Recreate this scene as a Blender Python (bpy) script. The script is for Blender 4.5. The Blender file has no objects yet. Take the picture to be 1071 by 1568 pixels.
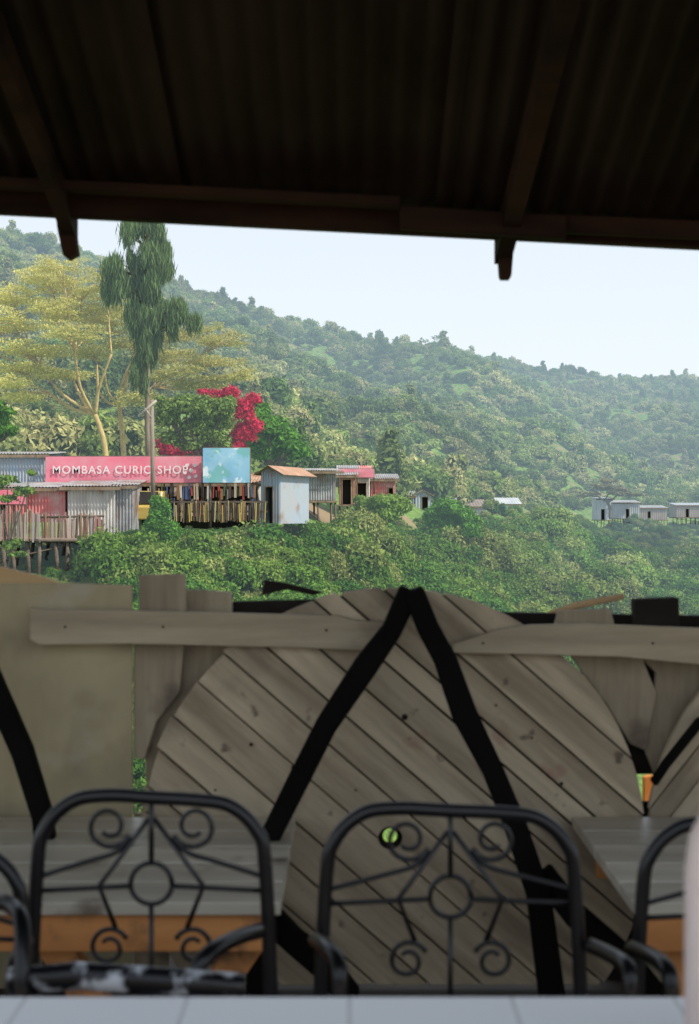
import bpy, bmesh, math, random
import numpy as np
from bisect import bisect_right
from mathutils import Vector, Matrix, noise
random.seed(7); rng=np.random.default_rng(7)
scene=bpy.context.scene
EYE=1.35; K=0.72/1568
def W(px,py,d): return Vector(((px-535.5)*K*d, d, EYE+(784-py)*K*d))
def link(o,parent=None):
    scene.collection.objects.link(o)
    if parent: o.parent=parent
    return o
def empty(name):
    return link(bpy.data.objects.new(name,None))
def mesh_obj(name,verts,faces,mat=None,parent=None,smooth=False):
    me=bpy.data.meshes.new(name); me.from_pydata([tuple(v) for v in verts],[],faces); me.update()
    if mat: me.materials.append(mat)
    if smooth:
        me.polygons.foreach_set('use_smooth',[True]*len(me.polygons))
    return link(bpy.data.objects.new(name,me),parent)

# ---------------------------------------------------------------- materials
def painted_haze(nt,shader_out,L=1150.0):  # aerial haze painted into the material as emission that grows with distance
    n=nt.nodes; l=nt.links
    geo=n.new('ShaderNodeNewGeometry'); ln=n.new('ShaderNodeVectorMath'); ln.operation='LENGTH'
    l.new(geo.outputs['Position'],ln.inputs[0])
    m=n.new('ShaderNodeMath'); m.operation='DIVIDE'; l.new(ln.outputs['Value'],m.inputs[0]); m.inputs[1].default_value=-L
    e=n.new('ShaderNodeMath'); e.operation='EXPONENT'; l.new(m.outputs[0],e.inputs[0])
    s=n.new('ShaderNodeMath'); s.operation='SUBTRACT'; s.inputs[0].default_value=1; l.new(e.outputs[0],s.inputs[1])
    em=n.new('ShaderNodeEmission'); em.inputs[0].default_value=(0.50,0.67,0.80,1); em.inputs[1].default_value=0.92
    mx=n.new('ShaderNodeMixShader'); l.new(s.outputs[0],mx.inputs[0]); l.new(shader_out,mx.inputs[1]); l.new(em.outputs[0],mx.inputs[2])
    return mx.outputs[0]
def mat(name,c1,c2=None,scale=4,rough=.8,metal=0,bump=0,stretch=(1,1,1),haze=False,island=0,detail=6,spots=None,hole=None,ramp=(.35,.65),spec=.5):
    m=bpy.data.materials.new(name); m.use_nodes=True; nt=m.node_tree; n=nt.nodes; l=nt.links
    b=n['Principled BSDF']; b.inputs['Roughness'].default_value=rough; b.inputs['Metallic'].default_value=metal
    b.inputs['Specular IOR Level'].default_value=spec
    c2=c2 or tuple(x*.6 for x in c1)
    tc=n.new('ShaderNodeTexCoord'); mp=n.new('ShaderNodeMapping'); mp.inputs['Scale'].default_value=stretch
    l.new(tc.outputs['Object'],mp.inputs[0])
    vec=mp.outputs[0]
    geo=n.new('ShaderNodeNewGeometry')
    if island:
        ad=n.new('ShaderNodeVectorMath'); ad.operation='MULTIPLY_ADD'
        cb=n.new('ShaderNodeCombineXYZ')
        for i in range(3): l.new(geo.outputs['Random Per Island'],cb.inputs[i])
        l.new(cb.outputs[0],ad.inputs[0]); ad.inputs[1].default_value=(37,53,71); l.new(vec,ad.inputs[2]); vec=ad.outputs[0]
    nz=n.new('ShaderNodeTexNoise'); nz.inputs['Scale'].default_value=scale; nz.inputs['Detail'].default_value=detail
    nz.inputs['Roughness'].default_value=.65; l.new(vec,nz.inputs['Vector'])
    rp=n.new('ShaderNodeValToRGB'); rp.color_ramp.elements[0].position=ramp[0]; rp.color_ramp.elements[1].position=ramp[1]
    rp.color_ramp.elements[0].color=(*c2,1); rp.color_ramp.elements[1].color=(*c1,1); l.new(nz.outputs[0],rp.inputs[0])
    col=rp.outputs[0]
    if island:
        mr=n.new('ShaderNodeMapRange'); mr.inputs[3].default_value=1-island; mr.inputs[4].default_value=1+island
        l.new(geo.outputs['Random Per Island'],mr.inputs[0])
        hv=n.new('ShaderNodeHueSaturation'); l.new(mr.outputs[0],hv.inputs['Value']); l.new(col,hv.inputs['Color']); col=hv.outputs[0]
    if spots:
        for sp_ in spots:
            (sc,lo,hi,seed,scale2)=sp_[:5]; amt=sp_[5] if len(sp_)>5 else 1.0
            n2=n.new('ShaderNodeTexNoise'); n2.noise_dimensions='4D'; n2.inputs['W'].default_value=seed; n2.inputs['Scale'].default_value=scale2
            n2.inputs['Detail'].default_value=5; l.new(tc.outputs['Object'],n2.inputs['Vector'])
            r2=n.new('ShaderNodeMapRange'); r2.inputs[1].default_value=lo; r2.inputs[2].default_value=hi; r2.inputs[4].default_value=amt; l.new(n2.outputs[0],r2.inputs[0])
            mx=n.new('ShaderNodeMixRGB'); l.new(r2.outputs[0],mx.inputs[0]); l.new(col,mx.inputs[1]); mx.inputs[2].default_value=(*sc,1); col=mx.outputs[0]
    l.new(col,b.inputs['Base Color'])
    if bump:
        bp=n.new('ShaderNodeBump'); bp.inputs['Strength'].default_value=bump; bp.inputs['Distance'].default_value=.01
        l.new(nz.outputs[0],bp.inputs['Height']); l.new(bp.outputs[0],b.inputs['Normal'])
    out=b.outputs[0]
    if hole:
        ctr,r=hole
        d=n.new('ShaderNodeVectorMath'); d.operation='DISTANCE'; l.new(geo.outputs['Position'],d.inputs[0]); d.inputs[1].default_value=ctr
        lt=n.new('ShaderNodeMath'); lt.operation='LESS_THAN'; l.new(d.outputs['Value'],lt.inputs[0]); lt.inputs[1].default_value=r
        tr=n.new('ShaderNodeBsdfTransparent'); mx=n.new('ShaderNodeMixShader'); l.new(lt.outputs[0],mx.inputs[0]); l.new(out,mx.inputs[1]); l.new(tr.outputs[0],mx.inputs[2]); out=mx.outputs[0]
    if haze: out=painted_haze(nt,out)
    l.new(out,n['Material Output'].inputs[0])
    return m
def leafmat(name,ca,cb,cc,trans=.25,haze=True,val=(.75,1.25)):
    m=bpy.data.materials.new(name); m.use_nodes=True; nt=m.node_tree; n=nt.nodes; l=nt.links
    n.remove(n['Principled BSDF'])
    oi=n.new('ShaderNodeObjectInfo'); geo=n.new('ShaderNodeNewGeometry')
    rp=n.new('ShaderNodeValToRGB'); e=rp.color_ramp.elements
    e[0].color=(*ca,1); e[1].color=(*cc,1); x=e.new(.5); x.color=(*cb,1); l.new(oi.outputs['Random'],rp.inputs[0])
    mr=n.new('ShaderNodeMapRange'); mr.inputs[3].default_value=val[0]; mr.inputs[4].default_value=val[1]; l.new(geo.outputs['Random Per Island'],mr.inputs[0])
    nz=n.new('ShaderNodeTexNoise'); nz.inputs['Scale'].default_value=.03; nz.inputs['Detail'].default_value=3; l.new(geo.outputs['Position'],nz.inputs['Vector'])
    m2=n.new('ShaderNodeMapRange'); m2.inputs[1].default_value=.3; m2.inputs[2].default_value=.7; m2.inputs[3].default_value=.55; m2.inputs[4].default_value=1.4; l.new(nz.outputs[0],m2.inputs[0])
    mu=n.new('ShaderNodeMath'); mu.operation='MULTIPLY'; l.new(mr.outputs[0],mu.inputs[0]); l.new(m2.outputs[0],mu.inputs[1])
    hv=n.new('ShaderNodeHueSaturation'); l.new(mu.outputs[0],hv.inputs['Value']); l.new(rp.outputs[0],hv.inputs['Color'])
    d=n.new('ShaderNodeBsdfDiffuse'); t=n.new('ShaderNodeBsdfTranslucent'); l.new(hv.outputs[0],d.inputs[0]); l.new(hv.outputs[0],t.inputs[0])
    mx=n.new('ShaderNodeMixShader'); mx.inputs[0].default_value=trans; l.new(d.outputs[0],mx.inputs[1]); l.new(t.outputs[0],mx.inputs[2])
    out=mx.outputs[0]
    if haze: out=painted_haze(nt,out)
    l.new(out,n['Material Output'].inputs[0])
    return m
def islandmat(name,cols,rough=.8):
    m=bpy.data.materials.new(name); m.use_nodes=True; nt=m.node_tree; n=nt.nodes; l=nt.links
    b=n['Principled BSDF']; b.inputs['Roughness'].default_value=rough
    geo=n.new('ShaderNodeNewGeometry'); rp=n.new('ShaderNodeValToRGB'); rp.color_ramp.interpolation='CONSTANT'
    e=rp.color_ramp.elements
    while len(e)<len(cols): e.new(.5)
    for i,c in enumerate(cols):
        e[i].position=i/len(cols); e[i].color=(*c,1)
    l.new(geo.outputs['Random Per Island'],rp.inputs[0]); l.new(rp.outputs[0],b.inputs['Base Color'])
    return m

# ---------------------------------------------------------------- geometry helpers
def tube(name,pts,radii,mat_,parent=None,seg=8,closed=False):
    pts=[Vector(p) for p in pts]
    if not hasattr(radii,'__len__'): radii=[radii]*len(pts)
    vs=[];fs=[]; N=len(pts); up=None
    for i,p in enumerate(pts):
        if closed: t=(pts[(i+1)%N]-pts[i-1])
        else: t=pts[min(i+1,N-1)]-pts[max(i-1,0)]
        t.normalize()
        if up is None:
            a=Vector((0,0,1)) if abs(t.z)<.9 else Vector((1,0,0)); up=(a-t*a.dot(t)).normalized()
        else:
            up=(up-t*up.dot(t)); up=up.normalized() if up.length>1e-6 else t.orthogonal().normalized()
        s=t.cross(up)
        for k in range(seg):
            a=2*math.pi*k/seg; vs.append(p+(up*math.cos(a)+s*math.sin(a))*radii[i])
    for i in range(N if closed else N-1):
        j=(i+1)%N
        for k in range(seg):
            k2=(k+1)%seg; fs.append((i*seg+k,i*seg+k2,j*seg+k2,j*seg+k))
    if not closed:
        fs.append(tuple(range(seg))[::-1]); fs.append(tuple((N-1)*seg+k for k in range(seg)))
    return mesh_obj(name,vs,fs,mat_,parent,True)
def multi_tube(name,lst,mat_,parent=None,seg=5):
    V=[];F=[]
    for pts,r0,r1 in lst:
        o=tube('tmp',pts,[r0+(r1-r0)*i/(len(pts)-1) for i in range(len(pts))],None,None,seg)
        me=o.data; off=len(V); V+= [v.co.copy() for v in me.vertices]; F+=[tuple(off+i for i in p.vertices) for p in me.polygons]
        bpy.data.objects.remove(o); bpy.data.meshes.remove(me)
    return mesh_obj(name,V,F,mat_,parent,True)
def smooth_path(pts,n=6,closed=False):
    pts=[Vector(p) for p in pts]; out=[]
    N=len(pts)
    for i in range(N-1):
        p0=pts[max(i-1,0)];p1=pts[i];p2=pts[i+1];p3=pts[min(i+2,N-1)]
        for k in range(n):
            t=k/n
            out.append(.5*((2*p1)+(p2-p0)*t+(2*p0-5*p1+4*p2-p3)*t*t+(3*p1-p0-3*p2+p3)*t**3))
    out.append(pts[-1]); return out
def boxes(name,lst,mat_,parent=None,bevel=0):
    V=[];F=[]
    for b in lst:
        if len(b)==6:
            x0,x1,y0,y1,z0,z1=b
            c=[Vector((x,y,z)) for z in (z0,z1) for y in (y0,y1) for x in (x0,x1)]
        else:
            ctr,sz,rz,ry=b; M=Matrix.Rotation(rz,3,'Z')@Matrix.Rotation(ry,3,'Y')
            c=[Vector(ctr)+M@Vector((x*sz[0]/2,y*sz[1]/2,z*sz[2]/2)) for z in (-1,1) for y in (-1,1) for x in (-1,1)]
        o=len(V); V+=c
        F+=[tuple(o+i for i in f) for f in ((0,2,3,1),(4,5,7,6),(0,1,5,4),(2,6,7,3),(0,4,6,2),(1,3,7,5))]
    o=mesh_obj(name,V,F,mat_,parent)
    if bevel:
        m=o.modifiers.new('b','BEVEL'); m.width=bevel; m.segments=2
    return o
def board(name,pxs,d,th,mat_,parent=None,bevel=.004,back=True):
    f=[W(a,b,d) for a,b in pxs]; n=len(f)
    V=f+[v+Vector((0,th,0)) for v in f]
    F=[tuple(range(n)),tuple(range(2*n-1,n-1,-1))]+[(i,n+i,n+(i+1)%n,(i+1)%n) for i in range(n)]
    c=sum(f,Vector())/n
    V=[v-c for v in V]
    o=mesh_obj(name,V,F,mat_,parent); o.location=c
    bm=bmesh.new(); bm.from_mesh(o.data); bmesh.ops.recalc_face_normals(bm,faces=bm.faces); bm.to_mesh(o.data); bm.free()
    if bevel:
        m=o.modifiers.new('b','BEVEL'); m.width=bevel; m.segments=2
    return o
def corr(name,p0,u,v,w,h,pitch,amp,mat_,parent=None,rows=1):
    p0=Vector(p0);u=Vector(u).normalized();v=Vector(v).normalized();nn=u.cross(v)
    per=6; N=max(6,int(w/pitch*per)); V=[];F=[]
    for r in range(rows+1):
        for i in range(N+1):
            s=i/N*w; hh=h*r/rows
            V.append(p0+u*s+v*hh+nn*(amp*math.sin(2*math.pi*s/pitch)))
    for r in range(rows):
        for i in range(N):
            a=r*(N+1)+i; F.append((a,a+1,a+N+2,a+N+1))
    return mesh_obj(name,V,F,mat_,parent,True)
def leaves_arrays(P,Nn,size,elong=1.3,up=None,wid=.6):
    n=len(P); R=rng.normal(size=(n,3))
    Nn=Nn+R*.6; Nn/=np.linalg.norm(Nn,axis=1,keepdims=True)+1e-9
    T=rng.normal(size=(n,3)) if up is None else np.array(up)+rng.normal(size=(n,3))*.22
    T-=Nn*np.sum(T*Nn,axis=1,keepdims=True)*(1 if up is None else .2); T/=np.linalg.norm(T,axis=1,keepdims=True)+1e-9
    B=np.cross(Nn,T); s=(size*rng.uniform(.6,1.3,n))[:,None]
    V=np.stack([P-T*s*elong,P+B*s*wid,P+T*s*elong,P-B*s*wid],1).reshape(-1,3)
    return V
def leaf_obj(name,V,mat_,parent=None):
    n=len(V)//4; me=bpy.data.meshes.new(name)
    me.vertices.add(len(V)); me.vertices.foreach_set('co',V.astype(np.float32).ravel())
    me.loops.add(4*n); me.loops.foreach_set('vertex_index',np.arange(4*n,dtype=np.int32))
    me.polygons.add(n); me.polygons.foreach_set('loop_start',np.arange(0,4*n,4,dtype=np.int32)); me.polygons.foreach_set('loop_total',np.full(n,4,dtype=np.int32))
    me.update(calc_edges=True); me.validate(); me.materials.append(mat_)
    return link(bpy.data.objects.new(name,me),parent)
def lobes_pts(lobes,n,shell=(.72,1.05)):
    L=np.array(lobes,dtype=float); w=(L[:,3]*L[:,4]); w/=w.sum()
    idx=rng.choice(len(L),n,p=w); D=rng.normal(size=(n,3)); D/=np.linalg.norm(D,axis=1,keepdims=True)
    D[:,2]=np.where(D[:,2]<-.5,-D[:,2],D[:,2])
    r=rng.uniform(shell[0],shell[1],n)[:,None]
    A=L[idx]; P=A[:,:3]+D*r*np.stack([A[:,3],A[:,3],A[:,4]],1)
    return P,D
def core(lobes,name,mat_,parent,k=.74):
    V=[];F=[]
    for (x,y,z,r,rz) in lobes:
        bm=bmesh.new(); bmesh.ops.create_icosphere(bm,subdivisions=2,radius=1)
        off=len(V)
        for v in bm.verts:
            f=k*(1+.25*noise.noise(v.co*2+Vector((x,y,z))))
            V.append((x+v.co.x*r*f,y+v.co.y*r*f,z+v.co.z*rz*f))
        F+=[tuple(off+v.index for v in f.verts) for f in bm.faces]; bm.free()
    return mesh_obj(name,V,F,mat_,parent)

# ---------------------------------------------------------------- terrain
COL=[-1500,0,200,430,560,700,800,900,1071,2600]
KN={
-1500:[(5,-1.45),(12,-5),(30,-9),(48,-7),(66,-1.6),(100,2),(160,9),(300,40),(480,110),(650,80),(3000,0)],
0:[(5,-1.45),(12,-5),(34,-10),(50,-8.0),(70,-2.2),(106,2.5),(160,9),(300,36),(500,92),(650,70),(3000,0)],
200:[(5,-1.45),(12,-5),(34,-10),(52,-6.4),(70,-1.5),(106,2.5),(160,9),(320,35),(540,89),(700,65),(3000,0)],
430:[(5,-1.45),(12,-5),(36,-10.5),(55,-6.8),(76,-1.1),(104,2),(170,8),(360,31),(600,77),(780,55),(3000,0)],
560:[(5,-1.45),(12,-5),(38,-11),(62,-7.0),(98,-1.2),(125,1.0),(210,4),(430,30),(680,78),(850,55),(3000,0)],
700:[(5,-1.45),(12,-5),(44,-12),(88,-9),(160,-.8),(185,1),(260,4),(450,28),(720,82),(900,55),(3000,0)],
800:[(5,-1.45),(12,-5),(48,-14),(105,-10.5),(220,-1.5),(250,0),(310,3),(500,28),(760,75),(950,55),(3000,0)],
900:[(5,-1.45),(12,-5),(52,-15),(130,-13),(285,-3),(325,-1.5),(365,2),(560,30),(800,73),(1000,55),(3000,0)],
1071:[(5,-1.45),(12,-5),(55,-16),(150,-15),(315,-4),(350,-2),(400,3),(600,29),(850,74),(1050,55),(3000,0)],
2600:[(5,-1.45),(12,-5),(55,-16),(150,-15),(315,-4),(350,-2),(400,3),(600,29),(850,66),(1050,55),(3000,0)]}
def prof(px):
    px=min(max(px,COL[0]),COL[-1]-1e-3); i=bisect_right(COL,px)-1; t=(px-COL[i])/(COL[i+1]-COL[i])
    A=KN[COL[i]];B=KN[COL[i+1]]
    return [(a[0]+(b[0]-a[0])*t,a[1]+(b[1]-a[1])*t) for a,b in zip(A,B)]
def hz(x,y):
    px=x/(y*K)+535.5; p=prof(px)
    k=0
    while k<len(p)-2 and y>p[k+1][0]: k+=1
    t=min(max((y-p[k][0])/(p[k+1][0]-p[k][0]),0),1)
    z=p[k][1]+(p[k+1][1]-p[k][1])*t
    yf=p[6][0]; yr=p[8][0]
    if y>yf:
        a=min((y-yf)/80,1)*(.3+.7*min(abs(yr-y)/(yr-yf)*3,1))
        z+=a*(17*noise.noise((x/75,y/110,0))+7*noise.noise((x/30,y/40,3)))
    elif 14<y<p[4][0]:
        z+=.02*y*noise.noise((x/9,y/9,5))*min(1,(p[4][0]-y)/6)
    return EYE+z
ys=list(np.geomspace(5,3000,230)); us=list(range(-1500,2601,20))
TV=[];TF=[]
for y in ys:
    for px in us:
        x=(px-535.5)*K*y; TV.append((x,y,hz(x,y)))
nu=len(us)
for j in range(len(ys)-1):
    for i in range(nu-1):
        a=j*nu+i; TF.append((a,a+1,a+nu+1,a+nu))
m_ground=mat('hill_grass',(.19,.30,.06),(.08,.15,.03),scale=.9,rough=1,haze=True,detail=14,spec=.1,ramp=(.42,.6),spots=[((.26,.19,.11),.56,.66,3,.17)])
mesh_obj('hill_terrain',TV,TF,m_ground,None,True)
m_yard=mat('yard_soil',(.42,.34,.24),(.30,.23,.16),scale=1.2,rough=1)
mesh_obj('yard_ground',[(-300,-300,-.06),(300,-300,-.06),(300,5.1,-.06),(-300,5.1,-.06)],[(0,1,2,3)],m_yard)

# ---------------------------------------------------------------- vegetation
m_bark=mat('bark',(.16,.12,.08),(.07,.05,.035),scale=6,stretch=(1,1,.2),haze=True)
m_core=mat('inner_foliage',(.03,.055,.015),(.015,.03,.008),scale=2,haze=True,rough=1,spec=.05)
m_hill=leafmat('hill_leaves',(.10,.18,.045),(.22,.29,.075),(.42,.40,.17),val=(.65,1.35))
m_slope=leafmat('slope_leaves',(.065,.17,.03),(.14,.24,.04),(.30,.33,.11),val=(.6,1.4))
def proto(name,nl,size,mat_,flat=.8,nlobes=7,spread=.62,kind='round'):
    lobes=[]
    for i in range(nlobes):
        a=random.uniform(0,6.28); r=spread*math.sqrt(random.random()); rr=random.uniform(.22,.5)
        if kind=='cone':
            z=.3+2.0*i/nlobes; rr=.55*(1-.8*i/nlobes)+.05; r=.1
            lobes.append((r*math.cos(a),r*math.sin(a),z,rr,rr*.8))
        else:
            lobes.append((r*math.cos(a),r*math.sin(a),.55+random.uniform(-.1,.65)*(1.1-r)*flat/.8,rr,rr*flat))
    P,D=lobes_pts(lobes,int(nl*.85)); P2,D2=lobes_pts(lobes,int(nl*.15),(1.0,1.3))
    V=leaves_arrays(np.concatenate([P,P2]),np.concatenate([D,D2]),size)
    o=leaf_obj(name,V,mat_)
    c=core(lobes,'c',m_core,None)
    t=tube('t',[(0,0,-.3),(.02,0,.3),(0,.03,.8)],[.07,.05,.02],m_bark,None,5)
    bpy.ops.object.select_all(action='DESELECT')
    for q in (c,t,o): q.select_set(True)
    bpy.context.view_layer.objects.active=o; bpy.ops.object.join()
    return o
def scatter(name,protos,pts):
    root=empty(name); groups=[[] for _ in protos]
    for p in pts: groups[p[4] if len(p)>4 else random.randrange(len(protos))].append(p)
    for k,(pr,g) in enumerate(zip(protos,groups)):
        V=[];F=[]
        for q in g:
            x,y,z,s=q[:4]
            a=random.uniform(0,6.28); n=Vector((random.uniform(-.12,.12),random.uniform(-.12,.12),1)).normalized()
            u=Vector((math.cos(a),math.sin(a),0)); u=(u-n*u.dot(n)).normalized(); v=n.cross(u); c=Vector((x,y,z)); o=len(V); h=s/2
            V+=[c-u*h-v*h,c+u*h-v*h,c+u*h+v*h,c-u*h+v*h]; F.append((o,o+1,o+2,o+3))
        inst=mesh_obj('clump_points_%d'%k,V,F,None,root)
        inst.instance_type='FACES'; inst.use_instance_faces_scale=True; inst.instance_faces_scale=1
        inst.show_instancer_for_render=False; inst.show_instancer_for_viewport=False
        pr.parent=inst
    return root
hp=[proto('tree_crown_%d'%i,1700,.07,m_hill,random.uniform(.7,1.05),random.randint(6,10)) for i in range(5)]
hp.append(proto('tree_cone',1200,.075,m_hill,kind='cone',nlobes=7))
hp.append(proto('tree_flat',1000,.07,m_hill,.35,9,.9))
pts=[]
def pick():
    r=random.random(); return 5 if r<.05 else (6 if r<.13 else random.randrange(5))
for _ in range(17500):
    y=math.sqrt(random.uniform(110**2,880**2)); px=random.uniform(-380,1450); p=prof(px)
    if y<p[5][0]+2 or y>p[8][0]+14: continue
    x=(px-535.5)*K*y
    dn=noise.noise((x/40,y/50,9))
    if dn<-.15 and random.random()<.5: continue
    s=random.uniform(2.0,4.3)*(1+.5*dn)
    if random.random()<.08: s*=1.45
    pts.append((x,y,hz(x,y)-.3*s,s,pick()))
for _ in range(600):
    px=random.uniform(-380,1450); p=prof(px); y=p[8][0]+random.uniform(-12,4); x=(px-535.5)*K*y
    s=random.uniform(2,5.4)*(1+.5*noise.noise((x/30,3,9))); pts.append((x,y,hz(x,y)-.2*s,s,pick()))
scatter('hillside_forest',hp,pts)
sp=[proto('bush_%d'%i,4200,.043,m_slope,random.uniform(.6,1.1),random.randint(7,12)) for i in range(6)]
pts=[]
n=0
while n<6500:
    n+=1
    px=random.uniform(-300,1350); p=prof(px); y0=max(34,p[3][0]*.72); y1=p[4][0]-1.0
    y=math.sqrt(random.uniform(y0**2,y1**2)); x=(px-535.5)*K*y
    gc=min(450+(78-y)*4.5,570) if y<90 else 450
    grass=math.exp(-((px-gc)/46)**2) if y<95 else 0
    dn=noise.noise((x/8,y/8,2))
    s=random.choice((random.uniform(.4,.9),random.uniform(.7,1.8)))*(.6+y/95)*(1+.4*dn)
    s=min(s,4.4)
    if random.random()<grass*.97: s=random.uniform(.12,.32)
    elif y<90 and dn<-.2 and random.random()<.5: continue
    if px<190 and y>51: s=min(s,.5)
    if px>580 and y>y1*.84: s=min(s,1.5)
    if px>880 and y>y1*.72: s=min(s,2.1)
    if y1-y<5: s=min(s*.6,1.0)
    pts.append((x,y,hz(x,y)-.35*s,s))
for _ in range(900):
    px=random.uniform(-100,700); p=prof(px); y=p[4][0]+random.uniform(-9,1); x=(px-535.5)*K*y; s=random.uniform(.18,.5); pts.append((x,y,hz(x,y)-.3*s,s))
scatter('slope_bushes',sp,pts)

def explicit_tree(name,base,lobes_px,d,nl,size,leaf,trunk_r=.15,barkm=None,spread_y=1.0,corek=.7):
    root=empty(name); s=K*d; L=[]
    for (px,py,r,rz) in lobes_px:
        for q in range(3):
            c=W(px+random.uniform(-.8,.8)*r*(q>0),py+random.uniform(-.8,.8)*rz*(q>0),d); f=(.85,.6,.5)[q]
            L.append((c.x,c.y+random.uniform(-1,1)*r*s*.8*spread_y,c.z,r*s*f,rz*s*f))
    P,D=lobes_pts(L,int(nl*.82)); P2,D2=lobes_pts(L,int(nl*.18),(1.0,1.4))
    leaf_obj('foliage',leaves_arrays(np.concatenate([P,P2]),np.concatenate([D,D2]),size),leaf,root)
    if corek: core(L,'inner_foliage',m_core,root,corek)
    b=Vector(base); lst=[]; c=sum((Vector(l[:3]) for l in L),Vector())/len(L); fork=b.lerp(c,.45)
    lst.append(([b,b.lerp(fork,.5)+Vector((.1,0,0)),fork],trunk_r,trunk_r*.75))
    for l in L[::2]:
        e=Vector(l[:3]); lst.append((smooth_path([fork,fork.lerp(e,.5)+Vector((0,0,-.15)),e],3),trunk_r*.55,trunk_r*.15))
    multi_tube('trunk_and_limbs',lst,barkm or m_bark,root,6)
    return root
m_lgreen=leafmat('light_green_leaves',(.27,.40,.10),(.27,.40,.10),(.27,.40,.10),val=(.5,1.3))
m_dgreen=leafmat('deep_green_leaves',(.11,.26,.035),(.11,.26,.035),(.11,.26,.035),val=(.6,1.4))
m_mgreen=leafmat('mid_green_leaves',(.18,.29,.055),(.18,.29,.055),(.18,.29,.055),val=(.6,1.4))
m_red=leafmat('bougainvillea_flowers',(.80,.05,.13),(.80,.05,.13),(.80,.05,.13),trans=.4,val=(.4,1.3))
m_cas=leafmat('casuarina_needles',(.20,.30,.11),(.20,.30,.11),(.20,.30,.11),val=(.4,1.4),trans=.4)
m_aca=leafmat('acacia_leaves',(.60,.57,.20),(.60,.57,.20),(.60,.57,.20),trans=.4)
m_acbark=mat('fever_tree_bark',(.60,.45,.18),(.40,.28,.11),scale=3,haze=True)
explicit_tree('garden_tree',W(318,760,77),[(258,640,20,24),(285,622,26,20),(318,630,26,24),(338,645,20,24),(300,658,30,22),(262,674,18,14),(330,672,20,14),(250,622,14,12),(348,620,14,12),(295,684,20,10)],77,15000,.095,m_lgreen,.14,corek=.5)
explicit_tree('bougainvillea',W(300,745,80),[(345,612,22,14),(375,634,18,20),(372,666,20,18),(388,612,12,10),(325,606,18,8),(290,695,26,10),(256,690,14,14),(360,690,18,12),(392,655,12,14),(272,700,20,8)],80,6500,.10,m_red,.08,corek=0)
explicit_tree('shade_tree',W(420,750,88),[(395,650,24,24),(420,660,28,22),(440,678,24,18),(405,685,28,18),(380,670,20,20),(454,695,14,10),(400,630,16,12)],88,14000,.13,m_dgreen,.2)
explicit_tree('roadside_tree',W(590,820,92),[(560,775,18,12),(585,770,22,12),(610,775,20,12),(590,790,24,12),(565,790,14,8)],92,8000,.12,m_mgreen,.16)
explicit_tree('roadside_tree',W(690,850,120),[(665,790,18,14),(690,780,20,14),(712,795,18,18),(680,810,24,18),(720,815,18,14)],120,9000,.16,m_dgreen,.2)
explicit_tree('leafy_tree',W(-10,700,60),[(-15,640,22,16),(12,632,14,8),(15,660,16,8),(-10,670,18,10),(-5,620,12,8)],60,2600,.09,m_dgreen,.1,corek=0)
explicit_tree('leafy_shrub',W(10,880,57),[(8,735,18,7),(35,752,18,7),(48,725,8,5),(15,765,14,6),(-8,745,16,8),(15,835,14,7),(30,850,12,5)],57,1500,.085,m_mgreen,.05,corek=0)
explicit_tree('garden_shrub',W(245,850,67),[(245,790,16,26),(232,812,14,16),(262,820,16,20),(240,770,10,12)],67,9000,.07,m_dgreen,.07)
# casuarina
root=empty('casuarina_tree'); d=82; s=K*d
cl=[(190,350,16,16),(212,345,14,12),(238,350,14,14),(232,372,18,20),(240,398,20,22),(255,415,16,18),(205,400,14,14),(180,415,18,16),(163,445,16,22),(185,440,18,20),(212,430,18,20),(232,440,16,18),
    (210,475,16,20),(230,480,18,16),(255,470,16,12),(278,478,16,14),(298,490,13,10),(268,492,14,14),(215,510,18,20),(235,510,14,16),(222,545,14,22),(230,530,14,20),(212,572,11,20),(222,590,8,14),(248,385,12,16)]
L=[]
for (a,b,r,rz) in cl:
    for q in range(3):
        c=W(a+random.uniform(-.6,.6)*r,b+random.uniform(-.6,.6)*rz,d); f=random.uniform(.5,.7)
        L.append((c.x,c.y+random.uniform(-1.0,1.0),c.z,r*s*f,rz*s*f*1.1))
P,D=lobes_pts(L,26000,(.2,1.15)); P2,D2=lobes_pts(L,6000,(1.0,1.6))
P=np.concatenate([P,P2]);D=np.concatenate([D,D2]); P[:,2]-=np.abs(rng.normal(size=len(P)))*.3; D[:,2]*=.3
leaf_obj('drooping_needles',leaves_arrays(P,D,.09,4.2,up=(0,0,1.0),wid=.36),m_cas,root)
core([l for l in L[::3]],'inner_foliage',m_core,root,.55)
top=W(222,345,d); bot=W(231,790,d)
lst=[([bot,bot.lerp(top,.3)+Vector((-.1,0,0)),bot.lerp(top,.6)+Vector((.05,0,0)),top],.2,.05)]
for l in L:
    e=Vector(l[:3]); t=min(max((e.z-.8-bot.z)/(top.z-bot.z),.45),.95); q=bot.lerp(top,t); lst.append(([q,q.lerp(e,.5)+Vector((0,0,.1)),e],.06,.02))
m_greybark=mat('grey_bark',(.3,.26,.21),(.17,.14,.11),scale=4,stretch=(1,1,.2))
multi_tube('trunk_and_limbs',lst,m_greybark,root,6)
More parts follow.
